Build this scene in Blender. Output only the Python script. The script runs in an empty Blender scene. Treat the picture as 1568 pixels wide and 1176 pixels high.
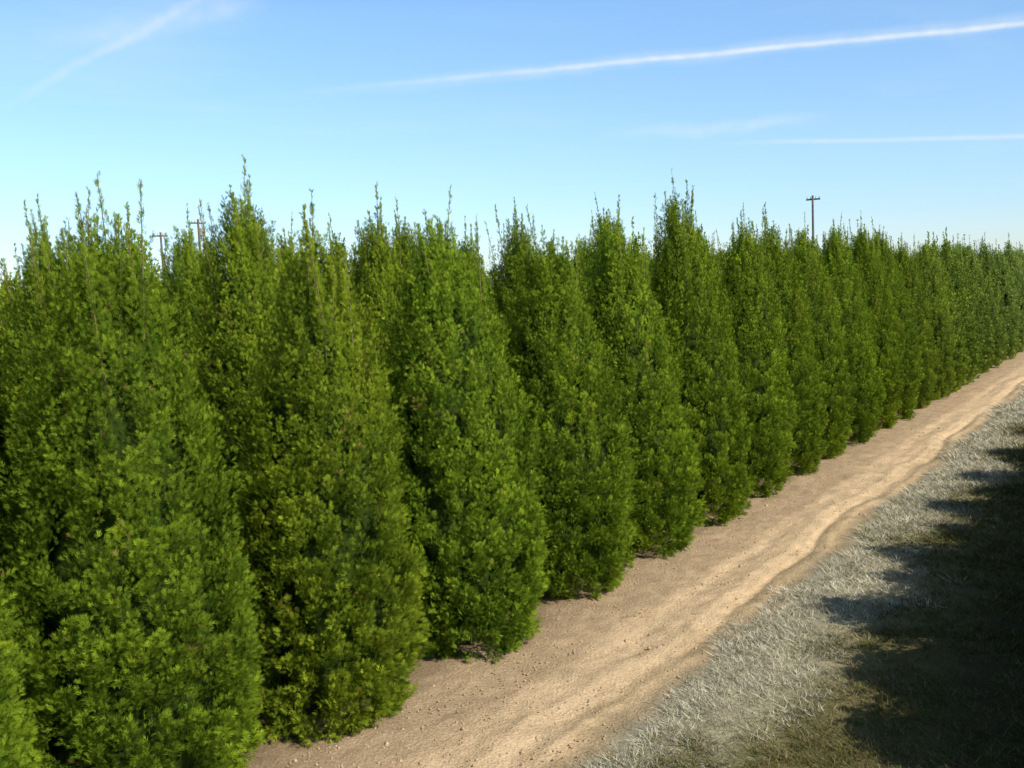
import bpy, math, random
import numpy as np
from mathutils import Matrix, Vector, noise as mnoise

rng = np.random.default_rng(7)
random.seed(7)
scene = bpy.context.scene
scene.view_settings.view_transform = 'Standard'
scene.view_settings.look = 'None'
scene.view_settings.exposure = 0

# ------------------------------------------------------------------ helpers
def link(o):
    scene.collection.objects.link(o); return o

def mesh_np(name, V, quads=None, tris=None, col=None, mats=(), fmat=None, smooth=False):
    me = bpy.data.meshes.new(name)
    nq = 0 if quads is None else len(quads)
    nt = 0 if tris is None else len(tris)
    me.vertices.add(len(V)); me.vertices.foreach_set('co', np.asarray(V, np.float32).ravel())
    parts = []
    if nq: parts.append(np.asarray(quads, np.int32).ravel())
    if nt: parts.append(np.asarray(tris, np.int32).ravel())
    li = np.concatenate(parts)
    me.loops.add(len(li)); me.loops.foreach_set('vertex_index', li)
    me.polygons.add(nq+nt)
    ls = np.concatenate([np.arange(nq)*4, nq*4+np.arange(nt)*3]).astype(np.int32)
    me.polygons.foreach_set('loop_start', ls)
    for m in mats: me.materials.append(m)
    if fmat is not None: me.polygons.foreach_set('material_index', np.asarray(fmat, np.int32))
    if smooth: me.polygons.foreach_set('use_smooth', np.ones(nq+nt, bool))
    me.update(calc_edges=True)
    if col is not None:
        a = me.color_attributes.new('Col', 'FLOAT_COLOR', 'POINT')
        c = np.ones((len(V), 4), np.float32); c[:, :3] = col
        a.data.foreach_set('color', c.ravel())
    me.validate()
    return me

def unit(a):
    return a/np.maximum(np.linalg.norm(a, axis=1, keepdims=True), 1e-9)

def newmat(name):
    m = bpy.data.materials.new(name); m.use_nodes = True
    nt = m.node_tree; nt.nodes.clear()
    return m, nt, nt.nodes, nt.links

# ------------------------------------------------------------------ materials
def foliage_mat(name, transl=0.3, bright=1.0):
    m, nt, n, l = newmat(name)
    out = n.new('ShaderNodeOutputMaterial')
    at = n.new('ShaderNodeAttribute'); at.attribute_name = 'Col'
    oi = n.new('ShaderNodeObjectInfo')
    hsv = n.new('ShaderNodeHueSaturation')
    mr = n.new('ShaderNodeMapRange'); mr.inputs[3].default_value = 0.494; mr.inputs[4].default_value = 0.508
    l.new(oi.outputs['Random'], mr.inputs[0]); l.new(mr.outputs[0], hsv.inputs['Hue'])
    mr2 = n.new('ShaderNodeMapRange'); mr2.inputs[3].default_value = 0.90*bright; mr2.inputs[4].default_value = 1.14*bright
    mm = n.new('ShaderNodeMath'); mm.operation = 'FRACT'
    mx = n.new('ShaderNodeMath'); mx.operation = 'MULTIPLY'; mx.inputs[1].default_value = 7.3
    l.new(oi.outputs['Random'], mx.inputs[0]); l.new(mx.outputs[0], mm.inputs[0])
    l.new(mm.outputs[0], mr2.inputs[0]); l.new(mr2.outputs[0], hsv.inputs['Value'])
    mixc = n.new('ShaderNodeMix'); mixc.data_type = 'RGBA'; mixc.blend_type = 'MULTIPLY'; mixc.inputs[0].default_value = 1
    l.new(at.outputs['Color'], mixc.inputs[6]); l.new(oi.outputs['Color'], mixc.inputs[7])
    l.new(mixc.outputs[2], hsv.inputs['Color'])
    p = n.new('ShaderNodeBsdfDiffuse')
    t = n.new('ShaderNodeBsdfTranslucent')
    l.new(hsv.outputs[0], p.inputs['Color']); l.new(hsv.outputs[0], t.inputs['Color'])
    ms = n.new('ShaderNodeMixShader'); ms.inputs[0].default_value = transl
    l.new(p.outputs[0], ms.inputs[1]); l.new(t.outputs[0], ms.inputs[2])
    l.new(ms.outputs[0], out.inputs[0])
    return m

def simple_mat(name, c1, c2, scale=20, rough=0.9):
    m, nt, n, l = newmat(name)
    out = n.new('ShaderNodeOutputMaterial')
    p = n.new('ShaderNodeBsdfPrincipled'); p.inputs['Roughness'].default_value = rough
    p.inputs['Specular IOR Level'].default_value = 0.1
    tc = n.new('ShaderNodeTexCoord'); nz = n.new('ShaderNodeTexNoise'); nz.inputs['Scale'].default_value = scale
    nz.inputs['Detail'].default_value = 5
    l.new(tc.outputs['Object'], nz.inputs['Vector'])
    r = n.new('ShaderNodeValToRGB')
    r.color_ramp.elements[0].position = .3; r.color_ramp.elements[1].position = .7
    r.color_ramp.elements[0].color = (*c1, 1); r.color_ramp.elements[1].color = (*c2, 1)
    l.new(nz.outputs[0], r.inputs[0]); l.new(r.outputs[0], p.inputs['Base Color'])
    l.new(p.outputs[0], out.inputs[0])
    return m

MAT_LEAF = foliage_mat('thuja_foliage', .30)
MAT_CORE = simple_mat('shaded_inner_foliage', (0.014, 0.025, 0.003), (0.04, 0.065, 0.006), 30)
MAT_BARK = simple_mat('thuja_bark', (0.16, 0.12, 0.05), (0.28, 0.22, 0.10), 40)
MAT_WOOD = simple_mat('weathered_wood', (0.12, 0.09, 0.07), (0.22, 0.18, 0.14), 3)
MAT_METAL = simple_mat('galvanised_metal', (0.35, 0.36, 0.37), (0.5, 0.5, 0.5), 5, 0.5)
MAT_GRASS = foliage_mat('grass_blades', 0.2)
MAT_CLOD = simple_mat('dry_soil_clods', (0.34, 0.24, 0.14), (0.60, 0.43, 0.26), 9)

# ------------------------------------------------------------------ frond geometry
def diamond(b, t, w, k=.5):
    b = np.array(b, float); t = np.array(t, float); d = t-b
    pr = np.array([-d[1], d[0]])/np.linalg.norm(d)*w
    mid = b+d*k
    return [b, mid+pr, t, mid-pr]
def template(fine):
    T = []
    if fine:
        bl = ((diamond((0, 0), (0, 1.0), .058), 0), (diamond((0, .10), (.32, .60), .050), .09), (diamond((0, .12), (-.31, .64), .050), -.07),
              (diamond((0, .38), (.23, .88), .046), -.06), (diamond((0, .42), (-.21, .94), .046), .07))
    else:
        bl = ((diamond((0, 0), (0, 1.0), .115), 0), (diamond((0, .12), (.36, .70), .10), .09), (diamond((0, .2), (-.34, .78), .10), -.07))
    for q, z in bl:
        for i, p in enumerate(q): T.append((p[0], p[1], z*(1 if i == 2 else .4)))
    return np.array(T)
T_FINE, T_COARSE = template(True), template(False)

def frond_verts(P, D, S, bias=None, TPL=T_COARSE):
    n = len(P)
    rnd = unit(rng.normal(size=(n, 3)))
    if bias is not None: rnd = unit(bias*1.15+rnd*.70)
    W = unit(np.cross(D, rnd)); N = np.cross(W, D)
    V = (P[:, None, :] + S[:, None, None]*(TPL[None, :, 0:1]*W[:, None, :]+TPL[None, :, 1:2]*D[:, None, :]+TPL[None, :, 2:3]*N[:, None, :]))
    return V.reshape(-1, 3)

PROF_T = [0, .03, .09, .20, .34, .50, .64, .76, .86, .94, 1.0]
PROF_R = [.38, .49, .59, .65, .65, .61, .54, .45, .33, .20, .06]

def make_tree(name, H=3.45, nclump=1750, K=42, seed=0, wide=1.0, nlead=18, fs=1.22, LK=130, fine=True):
    global rng
    rng = np.random.default_rng(seed)
    TPL = T_FINE if fine else T_COARSE; NB = len(TPL)
    ph = rng.uniform(0, 6.28, 12)
    def lump(th, t):
        return (0.05*np.sin(2*th+ph[0]+2.5*t)+0.05*np.sin(3*th+ph[1]-7*t)+0.04*np.sin(5*th+ph[2]+11*t)
                + 0.045*np.sin(8*th+ph[3]-17*t)+0.03*np.sin(th+ph[4]+19*t)+.03*np.sin(13*th+ph[5]+31*t))
    bend = rng.normal(0, .05, 2)
    def R(t, th): return np.interp(t, PROF_T, PROF_R)*wide*(1+lump(th, t))
    tt = rng.uniform(0.0, .985, nclump*4)
    keep = rng.uniform(0, .75, len(tt)) < np.interp(tt, PROF_T, PROF_R)+.12
    t = tt[keep][:nclump]; n = len(t)
    th = rng.uniform(0, 2*math.pi, n)
    r = R(t, th)
    out = np.stack([np.cos(th), np.sin(th), np.zeros(n)], 1)
    up = np.array([0, 0, 1.0])
    a = np.interp(t, [0, .1, .5, 1], [1.0, .8, .38, .12]); b = np.interp(t, [0, .05, .2, .6, 1], [.1, .4, .8, 1, 1.2])
    d = unit(out*a[:, None]+up*b[:, None]+rng.normal(0, .14, (n, 3)))
    L = rng.uniform(.10, .20, n)*np.interp(t, [0, .5, .75, 1], [.85, 1.2, 2.0, 2.2])
    depth = rng.uniform(.03, .15, n)
    zz = .07+t*(H-.07)
    B = out*(np.maximum(r-depth, .01))[:, None]+up*zz[:, None]-up*(L*.4)[:, None]
    B[:, :2] += bend[None, :]*(t**2)[:, None]*1.5
    B[:, 2] = np.maximum(B[:, 2], .06)
    tint = rng.normal(0, .9, n)+.6*np.sin(3*th+ph[6]+6*t)+.4*np.sin(2*th-11*t+ph[7])
    brown = rng.uniform(0, 1, n) < np.interp(t, [0, .4, .6, .8, 1], [.002, .008, .035, .03, .015])
    width = rng.uniform(.040, .072, n)*np.interp(t, [0, .6, 1], [1, .85, .6])
    nl = nlead
    lt = np.concatenate([[.88], rng.uniform(.70, .90, nl-1)])
    lth = rng.uniform(0, 6.28, nl)
    lr = R(lt, lth)*np.concatenate([[.1], rng.uniform(.1, .85, nl-1)])
    lout = np.stack([np.cos(lth), np.sin(lth), np.zeros(nl)], 1)
    lB = lout*lr[:, None]+up*(lt*H)[:, None]; lB[:, :2] += bend*1.2
    ltop = np.concatenate([[1.13], rng.uniform(.94, 1.11, nl-1)])*H
    lL = np.clip(ltop-lB[:, 2], .3, .85)
    ld = unit(up+lout*.05+rng.normal(0, .05, (nl, 3)))
    Ps, Ds, Ss, Cs, Os = [], [], [], [], []
    def emit(B, d, L, width, K, tint, brown, lead, t, out):
        n = len(B)
        s = rng.uniform(0, 1, (n, K))
        if lead: s = s**1.15
        e1 = unit(np.cross(d, unit(rng.normal(size=(n, 3))))); e2 = np.cross(d, e1)
        phi = rng.uniform(0, 6.28, (n, K)); rr = np.sqrt(rng.uniform(0, 1, (n, K)))
        if lead: w = width[:, None]*np.clip(1-s*1.15, .05, 1)
        else: w = width[:, None]*np.sin(np.pi*np.clip(s*.78+.18, 0, 1))
        off = (e1[:, None, :]*np.cos(phi)[..., None]+e2[:, None, :]*np.sin(phi)[..., None])*rr[..., None]
        P = B[:, None, :]+d[:, None, :]*(L[:, None]*s)[..., None]+off*w[..., None]
        D = d[:, None, :]+off*(.75 if not lead else .5)+rng.normal(0, .20 if not lead else .14, (n, K, 3))
        S = fs*rng.uniform(.028, .050, (n, K))*np.interp(t, [0, .3, .7, 1], [1.25, 1.05, .85, .85])[:, None]
        if lead: S = S*np.clip(1.3-s*.45, .7, 1.3)
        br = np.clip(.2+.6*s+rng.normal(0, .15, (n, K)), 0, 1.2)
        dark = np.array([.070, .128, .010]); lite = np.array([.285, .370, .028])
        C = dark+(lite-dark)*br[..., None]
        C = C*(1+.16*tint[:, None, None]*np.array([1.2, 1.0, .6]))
        bn = np.array([.34, .23, .07])
        bm = (brown[:, None] & (rng.uniform(0, 1, (n, K)) < .35)) | (rng.uniform(0, 1, (n, K)) < .004)
        C = np.where(bm[..., None], bn*(.6+.6*rng.uniform(0, 1, (n, K)))[..., None], C)
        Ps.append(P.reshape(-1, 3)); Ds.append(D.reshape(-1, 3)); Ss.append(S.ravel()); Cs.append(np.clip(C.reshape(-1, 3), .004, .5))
        Os.append(np.repeat(unit(out+.25*up), K, axis=0)+off.reshape(-1, 3)*.6)
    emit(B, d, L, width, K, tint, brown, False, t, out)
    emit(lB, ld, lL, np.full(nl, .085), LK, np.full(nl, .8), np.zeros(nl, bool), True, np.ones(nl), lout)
    P = np.concatenate(Ps); D = unit(np.concatenate(Ds)); S = np.concatenate(Ss); C = np.concatenate(Cs); O = np.concatenate(Os)
    ok = P[:, 2] > .035; P, D, S, C, O = P[ok], D[ok], S[ok], C[ok], O[ok]
    V = frond_verts(P, D, S, O, TPL); nf = len(P)*(NB//4)
    V[:, 2] = np.maximum(V[:, 2], .012)
    C = np.repeat(C, NB, axis=0)
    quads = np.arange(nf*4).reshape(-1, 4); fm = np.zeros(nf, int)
    TV, TQ, TM = [], [], []
    base = len(V)
    def tube(pts, rad, m, sides=5):
        nonlocal base
        pts = np.array(pts); st = base
        for p, rd in zip(pts, rad):
            for k in range(sides):
                an = 2*math.pi*k/sides
                TV.append((p[0]+rd*math.cos(an), p[1]+rd*math.sin(an), p[2]))
        for i in range(len(pts)-1):
            for k in range(sides):
                k2 = (k+1) % sides
                TQ.append((st+i*sides+k, st+i*sides+k2, st+(i+1)*sides+k2, st+(i+1)*sides+k)); TM.append(m)
        base += len(pts)*sides
    tube([(0, 0, -.05), (0.01, 0, .5), (bend[0]*.5, bend[1]*.5, H*.5), (bend[0]*1.2, bend[1]*1.2, H*.90)], [.06, .05, .035, .010], 2, 8)
    for i in range(nl):
        e = lB[i]+ld[i]*lL[i]
        st0 = np.array([bend[0]*.6, bend[1]*.6, H*.45])
        tube([st0, lB[i], lB[i]+ld[i]*lL[i]*.5, e], [.018, .006, .0035, .002], 2, 4)
    for i in range(26):
        tb = rng.uniform(.05, .7); an = rng.uniform(0, 6.28); rd = float(R(tb+.08, an))*.75
        tube([(0, 0, tb*H), (rd*.5*math.cos(an), rd*.5*math.sin(an), tb*H+.08), (rd*math.cos(an), rd*math.sin(an), tb*H+.35)], [.016, .011, .004], 2, 4)
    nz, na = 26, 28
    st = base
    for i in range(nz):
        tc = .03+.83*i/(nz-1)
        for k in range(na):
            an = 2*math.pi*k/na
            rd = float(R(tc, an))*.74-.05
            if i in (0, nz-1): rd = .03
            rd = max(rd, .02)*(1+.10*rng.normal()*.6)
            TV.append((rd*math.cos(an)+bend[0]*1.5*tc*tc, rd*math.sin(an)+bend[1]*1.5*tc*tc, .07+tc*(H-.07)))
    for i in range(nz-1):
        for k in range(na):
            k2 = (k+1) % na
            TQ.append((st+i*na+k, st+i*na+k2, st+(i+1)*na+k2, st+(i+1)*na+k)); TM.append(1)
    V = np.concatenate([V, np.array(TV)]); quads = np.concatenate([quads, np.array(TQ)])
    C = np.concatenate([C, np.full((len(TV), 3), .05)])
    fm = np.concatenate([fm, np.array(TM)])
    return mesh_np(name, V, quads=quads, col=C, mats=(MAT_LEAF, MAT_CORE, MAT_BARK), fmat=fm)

meshes = [make_tree('arborvitae_mesh_%d' % i, seed=20+i, nlead=16+i % 4) for i in range(5)]
lods = [make_tree('arborvitae_far_mesh_%d' % i, seed=50+i, nlead=13+i % 3, nclump=900, K=16, fs=1.8, LK=50, fine=False) for i in range(4)]
rng = np.random.default_rng(99)

def put_tree(x, y, h=1.0, w=1.0, v=None, color=(1, 1, 1, 1), lean=None, far=False):
    me = random.choice(lods) if far else meshes[v if v is not None else random.randrange(len(meshes))]
    o = bpy.data.objects.new('arborvitae_tree', me)
    ll = lean if lean is not None else random.gauss(-.030, .010)
    o.matrix_world = Matrix.Translation((x, y, 0)) @ Matrix.Rotation(ll, 4, Vector((-.56, .83, 0))) @ Matrix.Rotation(random.uniform(0, 6.28), 4, 'Z') @ Matrix.Diagonal((w, w, h, 1))
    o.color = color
    return link(o)

def haze_tint(y):  # aerial haze painted into the foliage colour, paler and bluer along the row
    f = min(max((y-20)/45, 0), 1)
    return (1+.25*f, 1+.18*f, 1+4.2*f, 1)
hs = {0: .98, 1: .96, 2: .96, 3: 1.0, 4: .98, 5: 1.02, 6: 1.13, 7: 1.04}
ys = {0: 2.0, 1: 3.38, 2: 4.95}
ws = {0: .97, 1: .96, 2: .92, 3: .98, 4: .92}
for k in range(0, 62):
    y = ys.get(k, 4.95+1.64*(k-2)+random.gauss(0, .05) if k > 2 else 0)
    put_tree(-5.0+random.gauss(0, .04), y, hs.get(k, random.uniform(.96, 1.13)), ws.get(k, random.uniform(.88, .98)), v=k % 5 if k < 6 else None, color=haze_tint(y), far=y > 26)
for r in range(1, 5):
    X = -5.0-1.75*r
    for k in range(-1, 54 if r < 3 else 24):
        y = 1.9+(.85 if r % 2 else 0)+1.64*k+random.gauss(0, .1)
        if r >= 2 and y < 1: continue
        put_tree(X+random.gauss(0, .08), y, random.uniform(.95, 1.12), random.uniform(.86, .98), color=haze_tint(y), far=(y > 16 or r > 2))
put_tree(.20, 6.4, .42, 1.1, lean=0.0, far=True)
for k in range(0, 56):
    y = 7.35+1.10*k+random.gauss(0, .06)
    put_tree(.12+random.gauss(0, .04), y, random.uniform(.57, .62)*(1.0 if k % 2 else .84), random.uniform(1.22, 1.32), lean=0.0, far=True)

# ------------------------------------------------------------------ ground
def graded(lo, a, b, hi, step, g=1.18):
    c = list(np.arange(a, b+1e-6, step)); s = step; x = b
    while x < hi: s *= g; x += s; c.append(x)
    s = step; x = a; left = []
    while x > lo: s *= g; x -= s; left.append(x)
    return np.array(left[::-1]+c)
gx = graded(-900, -5.4, -1.0, 900, .03)
gy = list(np.arange(2.5, 14, .04)); s = .04; y = gy[-1]
while y < 1500: s *= 1.025; y += s; gy.append(y)
s = .05; y = 2.5; lf = []
while y > -900: s *= 1.2; y -= s; lf.append(y)
gy = np.array(lf[::-1]+gy)
GX, GY = np.meshgrid(gx, gy)
def rut(x, c, w): return np.exp(-((x-c)/w)**2)
def hgt(X, Y):
    wob = .08*np.sin(Y*.8+1)+.05*np.sin(Y*1.9)+.02*np.sin(Y*4.1+2)
    vis = .6+.4*np.sin(Y*.7+.5)
    z = .035*np.clip((-4.15-X)/.5, 0, 1)
    z = z-.018*rut(X, -3.9+wob*.6, .09)*vis-.034*rut(X, -3.42+wob, .045)*vis+.014*rut(X, -3.62+wob, .07)+.016*rut(X, -3.27+wob, .05)
    z = z+.03*np.clip((X+3.15)/.5, 0, 1)
    return z
Z = hgt(GX, GY)
near = (GX > -6) & (GX < 0) & (GY > 1) & (GY < 45)
for i, j in np.argwhere(near):
    x, y = GX[i, j], GY[i, j]
    Z[i, j] += .020*mnoise.noise((x*2.2, y*1.6, 0))+.012*mnoise.noise((x*7, y*6, 3))+.009*mnoise.noise((x*18, y*18, 5))
V = np.stack([GX.ravel(), GY.ravel(), Z.ravel()], 1)
ny, nx = GX.shape
I = np.arange(ny*nx).reshape(ny, nx)
Q = np.stack([I[:-1, :-1].ravel(), I[:-1, 1:].ravel(), I[1:, 1:].ravel(), I[1:, :-1].ravel()], 1)

m, nt, n, l = newmat('soil_track_and_verge')
out = n.new('ShaderNodeOutputMaterial'); p = n.new('ShaderNodeBsdfPrincipled'); p.inputs['Roughness'].default_value = .95
p.inputs['Specular IOR Level'].default_value = .05
tc = n.new('ShaderNodeTexCoord'); sep = n.new('ShaderNodeSeparateXYZ'); l.new(tc.outputs['Object'], sep.inputs[0])
def noise_n(scale, detail=5, rough=.6, vec=None):
    z = n.new('ShaderNodeTexNoise'); z.inputs['Scale'].default_value = scale; z.inputs['Detail'].default_value = detail
    z.inputs['Roughness'].default_value = rough
    l.new(vec if vec else tc.outputs['Object'], z.inputs['Vector']); return z
def math_n(op, a, b=None, c=None):
    q = n.new('ShaderNodeMath'); q.operation = op
    for i, v in enumerate((a, b, c)):
        if v is None: continue
        if isinstance(v, (int, float)): q.inputs[i].default_value = v
        else: l.new(v, q.inputs[i])
    return q.outputs[0]
w1 = noise_n(1.1, 4); w2 = noise_n(7, 6, .7)
xw = math_n('ADD', sep.outputs[0], math_n('MULTIPLY_ADD', w1.outputs[0], .5, -.25))
xw = math_n('ADD', xw, math_n('MULTIPLY_ADD', w2.outputs[0], .30, -.15))
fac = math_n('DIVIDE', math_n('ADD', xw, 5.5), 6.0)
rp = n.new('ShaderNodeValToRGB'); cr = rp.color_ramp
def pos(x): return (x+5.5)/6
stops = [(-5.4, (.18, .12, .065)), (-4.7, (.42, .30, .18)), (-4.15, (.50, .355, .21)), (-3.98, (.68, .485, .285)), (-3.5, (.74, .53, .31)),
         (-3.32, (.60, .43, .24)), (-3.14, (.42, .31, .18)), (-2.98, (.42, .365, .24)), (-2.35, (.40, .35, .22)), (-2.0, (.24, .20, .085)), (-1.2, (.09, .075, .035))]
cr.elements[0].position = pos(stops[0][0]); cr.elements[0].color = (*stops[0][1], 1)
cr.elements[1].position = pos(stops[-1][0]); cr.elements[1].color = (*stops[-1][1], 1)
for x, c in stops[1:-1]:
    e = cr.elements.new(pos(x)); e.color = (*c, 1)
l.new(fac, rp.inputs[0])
f1 = noise_n(38, 6, .75); f2 = noise_n(3.2, 5, .6)
vor = n.new('ShaderNodeTexVoronoi'); vor.inputs['Scale'].default_value = 45; l.new(tc.outputs['Object'], vor.inputs['Vector'])
val = math_n('MULTIPLY', math_n('MULTIPLY_ADD', f1.outputs[0], 1.1, .42), math_n('MULTIPLY_ADD', f2.outputs[0], .8, .57))
mxn = n.new('ShaderNodeMix'); mxn.data_type = 'RGBA'; mxn.blend_type = 'MULTIPLY'; mxn.inputs[0].default_value = 1
cmb = n.new('ShaderNodeCombineColor')
for i in range(3): l.new(val, cmb.inputs[i])
l.new(rp.outputs[0], mxn.inputs[6]); l.new(cmb.outputs[0], mxn.inputs[7])
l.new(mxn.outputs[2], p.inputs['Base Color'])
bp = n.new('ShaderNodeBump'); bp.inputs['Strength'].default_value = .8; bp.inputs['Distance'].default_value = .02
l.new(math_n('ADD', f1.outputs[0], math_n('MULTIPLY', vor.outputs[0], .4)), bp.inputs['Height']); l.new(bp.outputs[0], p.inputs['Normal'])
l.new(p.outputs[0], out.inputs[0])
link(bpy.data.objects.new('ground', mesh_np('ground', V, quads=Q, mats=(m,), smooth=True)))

# loose soil clods scattered on the track
NC = 4200
CY = 3.0*(35/3.0)**rng.uniform(0, 1, NC); CX = np.where(rng.uniform(0, 1, NC) < .55, rng.uniform(-4.75, -4.0, NC), rng.uniform(-4.0, -3.0, NC))
CS = rng.uniform(.004, .013, NC)*(1+(rng.uniform(0, 1, NC) > .96)*1.0)
O8 = np.array([(1, 0, 0), (0, 1, 0), (-1, 0, 0), (0, -1, 0), (0, 0, .8), (0, 0, -.8)], float)
F8 = np.array([(0, 1, 4), (1, 2, 4), (2, 3, 4), (3, 0, 4), (1, 0, 5), (2, 1, 5), (3, 2, 5), (0, 3, 5)])
CV = O8[None]*CS[:, None, None]*rng.uniform(.6, 1.3, (NC, 6, 1))+np.stack([CX, CY, hgt(CX, CY)+.003], 1)[:, None, :]
CF = (F8[None]+np.arange(NC)[:, None, None]*6).reshape(-1, 3)
link(bpy.data.objects.new('soil_clods', mesh_np('soil_clods', CV.reshape(-1, 3), tris=CF, mats=(MAT_CLOD,))))

# ------------------------------------------------------------------ verge grass
def grass(name, N, x0, x1, y0, y1):
    nt_ = N//22
    u = rng.uniform(0, 1, nt_)
    TY = y0*(y1/y0)**u
    TX = x0+(x1-x0)*rng.uniform(0, 1, nt_)**1.25
    edge = x0+.12+.10*np.sin(TY*1.3)+.06*np.sin(TY*4.7)
    k = TX > edge; TX, TY = TX[k], TY[k]; nt_ = len(TX)
    th_ = rng.uniform(.4, 1.7, nt_); tr_ = rng.uniform(.02, .06, nt_)*np.clip(TY/8, 1, 3)**.5
    tb = rng.uniform(.5, 1.25, nt_)
    ti = np.repeat(np.arange(nt_), 22); N = len(ti)
    ox = rng.normal(size=N)*tr_[ti]; oy = rng.normal(size=N)*tr_[ti]
    X = TX[ti]+ox; Y = TY[ti]+oy
    H = rng.uniform(.015, .045, N)*th_[ti]*np.clip(Y/8, 1, 2.5)**.5
    Wd = rng.uniform(.0022, .0045, N)*np.clip(Y/7, 1, 6)
    a = rng.uniform(0, 6.28, N)
    side = np.stack([np.cos(a), np.sin(a), np.zeros(N)], 1)*Wd[:, None]
    tip = np.stack([rng.normal(-.3, .7, N)*H+ox*.8, rng.normal(-.2, .7, N)*H+oy*.8, H], 1)
    B = np.stack([X, Y, hgt(X, Y)-.008], 1)
    V = np.stack([B-side, B+side, B+tip], 1).reshape(-1, 3)
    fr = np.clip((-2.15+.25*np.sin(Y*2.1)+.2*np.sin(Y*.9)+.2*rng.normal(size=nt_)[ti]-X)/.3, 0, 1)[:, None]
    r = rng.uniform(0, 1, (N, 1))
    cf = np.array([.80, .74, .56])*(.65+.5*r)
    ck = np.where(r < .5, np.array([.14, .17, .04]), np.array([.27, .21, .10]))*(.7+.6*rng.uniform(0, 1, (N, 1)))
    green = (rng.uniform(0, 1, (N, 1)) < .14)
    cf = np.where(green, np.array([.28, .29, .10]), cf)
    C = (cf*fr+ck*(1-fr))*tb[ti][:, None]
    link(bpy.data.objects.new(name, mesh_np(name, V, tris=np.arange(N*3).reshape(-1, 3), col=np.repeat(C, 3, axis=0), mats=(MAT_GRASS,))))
grass('frosted_grass', 420000, -3.15, -.4, 3.2, 70)

# ------------------------------------------------------------------ utility poles
def utility_pole(x, y, h, rot, arms=1, transformer=False):
    e = bpy.data.objects.new('utility_pole', None); link(e); e.location = (x, y, 0); e.rotation_euler = (0, 0, rot)
    def part(nm, V, F, mat):
        me = bpy.data.meshes.new(nm); me.from_pydata(V, [], F); me.materials.append(mat)
        o = bpy.data.objects.new(nm, me); link(o); o.parent = e
    def cyl(nm, c, r0, r1, z0, z1, mat, s=12):
        V = [(c[0]+r0*math.cos(6.2832*k/s), c[1]+r0*math.sin(6.2832*k/s), z0) for k in range(s)]+[(c[0]+r1*math.cos(6.2832*k/s), c[1]+r1*math.sin(6.2832*k/s), z1) for k in range(s)]
        F = [(k, (k+1) % s, s+(k+1) % s, s+k) for k in range(s)]+[tuple(range(s))[::-1], tuple(range(s, 2*s))]
        part(nm, V, F, mat)
    def box(nm, c, d, mat):
        V = [(c[0]+sx*d[0]/2, c[1]+sy*d[1]/2, c[2]+sz*d[2]/2) for sx in (-1, 1) for sy in (-1, 1) for sz in (-1, 1)]
        F = [(0, 1, 3, 2), (4, 6, 7, 5), (0, 4, 5, 1), (2, 3, 7, 6), (0, 2, 6, 4), (1, 5, 7, 3)]
        part(nm, V, F, mat)
    cyl('pole', (0, 0), .12, .08, -.2, h, MAT_WOOD)
    for a in range(arms):
        z = h-.30-.9*a
        box('crossarm', (0, .14, z), (1.1, .1, .12), MAT_WOOD)
        for xx in (-.48, -.2, .2, .48): cyl('insulator', (xx, .14), .05, .035, z+.07, z+.22, MAT_METAL, 8)
    if transformer:
        cyl('transformer', (.30, 0), .20, .20, h-1.4, h-.7, MAT_METAL); box('bracket', (.14, 0, h-1.0), (.22, .06, .3), MAT_METAL)
utility_pole(-24.4, 79.9, 9.4, math.radians(0))
utility_pole(-64.4, 52.3, 9.6, math.radians(85), 1, True)
utility_pole(-67.8, 51.3, 8.8, math.radians(60))

# ------------------------------------------------------------------ distant trees
def distant(name):
    Ps, Cs = [], []
    for i in range(120):
        az = math.radians(20+85*i/120+random.uniform(-.4, .4)); D = random.uniform(170, 200)
        cx, cy = -D*math.sin(az), D*math.cos(az); h = random.uniform(4.5, 8.5); w = random.uniform(2.2, 4)
        q = unit(rng.normal(size=(420, 3)))*rng.uniform(.6, 1, (420, 1))
        Ps.append(q*np.array([w, w, h*.45])+np.array([cx, cy, h*.55])); Cs.append(np.tile(np.array([.05, .07, .045])*random.uniform(.8, 1.4), (420, 1)))
    P = np.concatenate(Ps); C = np.concatenate(Cs)
    V = frond_verts(P, unit(rng.normal(size=P.shape)), rng.uniform(.8, 1.5, len(P)))
    link(bpy.data.objects.new(name, mesh_np(name, V, quads=np.arange(len(V)).reshape(-1, 4), col=np.repeat(C, len(T_COARSE), axis=0), mats=(MAT_GRASS,))))
distant('distant_trees')

# ------------------------------------------------------------------ light
el = math.radians(38); az = math.atan2(1.0, -.18)
sdir = Vector((math.cos(el)*math.sin(az), math.cos(el)*math.cos(az), math.sin(el)))
sl = bpy.data.lights.new('sun', 'SUN'); sl.energy = 5.0; sl.angle = math.radians(.5); sl.color = (1, .95, .85)
so = link(bpy.data.objects.new('sun', sl)); so.rotation_euler = sdir.to_track_quat('Z', 'Y').to_euler(); so.location = (20, -4, 30)

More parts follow.
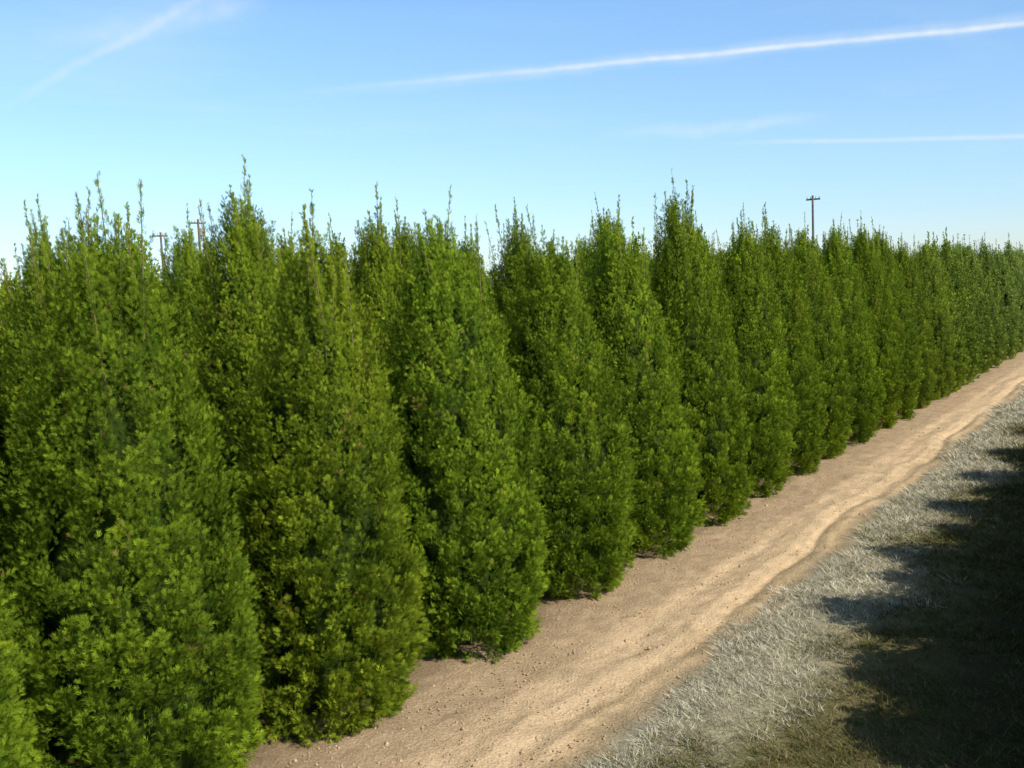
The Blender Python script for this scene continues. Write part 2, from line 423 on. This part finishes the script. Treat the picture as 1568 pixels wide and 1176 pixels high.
w = bpy.data.worlds.new('World'); scene.world = w; w.use_nodes = True
nt = w.node_tree; n = nt.nodes; l = nt.links; n.clear()
out = n.new('ShaderNodeOutputWorld'); bg = n.new('ShaderNodeBackground'); bg.inputs[1].default_value = .14
sky = n.new('ShaderNodeTexSky'); sky.sky_type = 'NISHITA'; sky.sun_disc = False
sky.sun_elevation = el; sky.sun_rotation = az; sky.air_density = 1.0; sky.dust_density = .3; sky.ozone_density = 1.5
tc = n.new('ShaderNodeTexCoord')
def vdir(a, e):
    a, e = math.radians(a), math.radians(e)
    return Vector((-math.sin(a)*math.cos(e), math.cos(a)*math.cos(e), math.sin(e)))
def dotn(v):
    q = n.new('ShaderNodeVectorMath'); q.operation = 'DOT_PRODUCT'; q.inputs[1].default_value = v
    l.new(tc.outputs['Generated'], q.inputs[0]); return q.outputs['Value']
def ss(v, a, b, lo=0, hi=1):
    q = n.new('ShaderNodeMapRange'); q.interpolation_type = 'SMOOTHSTEP'
    q.inputs[1].default_value = a; q.inputs[2].default_value = b; q.inputs[3].default_value = lo; q.inputs[4].default_value = hi
    l.new(v, q.inputs[0]); return q.outputs[0]
def wn(scale, detail=5, dist=0.0, stretch=None):
    z = n.new('ShaderNodeTexNoise'); z.inputs['Scale'].default_value = scale; z.inputs['Detail'].default_value = detail; z.inputs['Distortion'].default_value = dist
    if stretch:
        mp = n.new('ShaderNodeMapping'); mp.inputs['Scale'].default_value = stretch; l.new(tc.outputs['Generated'], mp.inputs[0]); l.new(mp.outputs[0], z.inputs['Vector'])
    else: l.new(tc.outputs['Generated'], z.inputs['Vector'])
    return z.outputs[0]
nA = wn(14, 6); nB = wn(60, 6)
def trail(a0, e0, a1, e1, width, strength, fade0=.04, fade1=.04, wob=.004, breakup=.5):
    d0, d1 = vdir(a0, e0), vdir(a1, e1); nn = d0.cross(d1).normalized(); mid = (d0+d1).normalized(); tg = nn.cross(mid).normalized()
    s0, s1 = d0.dot(tg), d1.dot(tg)
    if s0 > s1: s0, s1 = s1, s0; fade0, fade1 = fade1, fade0
    dist = math_n('ADD', dotn(nn), math_n('MULTIPLY_ADD', nA, wob, -wob*.5))
    along = dotn(tg)
    core = ss(math_n('ABSOLUTE', dist), 0, width, 1, 0)
    m1 = math_n('MULTIPLY', ss(along, s0, s0+fade0), ss(along, s1-fade1, s1, 1, 0))
    br = math_n('MULTIPLY_ADD', nB, breakup*2, 1-breakup)
    return math_n('MULTIPLY', math_n('MULTIPLY', math_n('MULTIPLY', core, m1), br), strength)
tr = [trail(2, 11.6, 50, 10.7, .0038, .50, .02, .50, .003, .6),
      trail(2, 11.8, 50, 10.5, .010, .26, .02, .35, .012, .7),
      trail(3, 6.2, 24, 7.6, .0035, .36, .02, .15, .004, .5),
      trail(48, 17, 62, 9, .007, .22, .05, .12, .02, .8),
      trail(46, 15.8, 60, 13, .016, .22, .05, .12, .03, .9),
      trail(15, 8.3, 30, 8.2, .010, .24, .08, .12, .03, .9)]
tot = tr[0]
for t_ in tr[1:]: tot = math_n('ADD', tot, t_)
cir = wn(3.0, 6, .6, (1, 1, 5))
tot = math_n('ADD', tot, math_n('MULTIPLY', ss(cir, .5, .8), .16))
tot = math_n('MINIMUM', tot, .9)
sepw = n.new('ShaderNodeSeparateXYZ'); l.new(tc.outputs['Generated'], sepw.inputs[0])
gr = n.new('ShaderNodeValToRGB'); g = gr.color_ramp   # air colour correction by elevation, values are x0.4
def sc(c): return (c[0]*.4, c[1]*.4, c[2]*.4, 1)
g.elements[0].position = 0; g.elements[0].color = sc((.84, .97, 1.30))
g.elements[1].position = .7; g.elements[1].color = sc((.75, .78, .82))
for ps, c in ((.06, (.83, .99, 1.24)), (.14, (.95, 1.12, 1.28)), (.26, (1.05, 1.26, 1.44)), (.40, (.82, .95, 1.0))):
    e = g.elements.new(ps); e.color = sc(c)
l.new(sepw.outputs[2], gr.inputs[0])
tint = n.new('ShaderNodeMix'); tint.data_type = 'RGBA'; tint.blend_type = 'MULTIPLY'; tint.inputs[0].default_value = 1; tint.clamp_result = False
scl = n.new('ShaderNodeVectorMath'); scl.operation = 'SCALE'; scl.inputs['Scale'].default_value = 2.5
l.new(sky.outputs[0], tint.inputs[6]); l.new(gr.outputs[0], tint.inputs[7]); l.new(tint.outputs[2], scl.inputs[0])
mx = n.new('ShaderNodeMix'); mx.data_type = 'RGBA'; mx.inputs[7].default_value = (6.0, 6.6, 7.0, 1)
l.new(tot, mx.inputs[0]); l.new(scl.outputs[0], mx.inputs[6]); l.new(mx.outputs[2], bg.inputs[0]); l.new(bg.outputs[0], out.inputs[0])

# ------------------------------------------------------------------ camera
cam = bpy.data.cameras.new('camera'); co = link(bpy.data.objects.new('camera', cam)); scene.camera = co
cam.sensor_width = 36; cam.lens = 36*1525/1568; cam.clip_end = 5000; cam.clip_start = .05
co.matrix_world = Matrix.Translation((0, 0, 3.0)) @ Matrix.Rotation(math.radians(34), 4, 'Z') @ Matrix.Rotation(math.radians(90-5.4), 4, 'X') @ Matrix.Rotation(math.radians(-2.5), 4, 'Z')
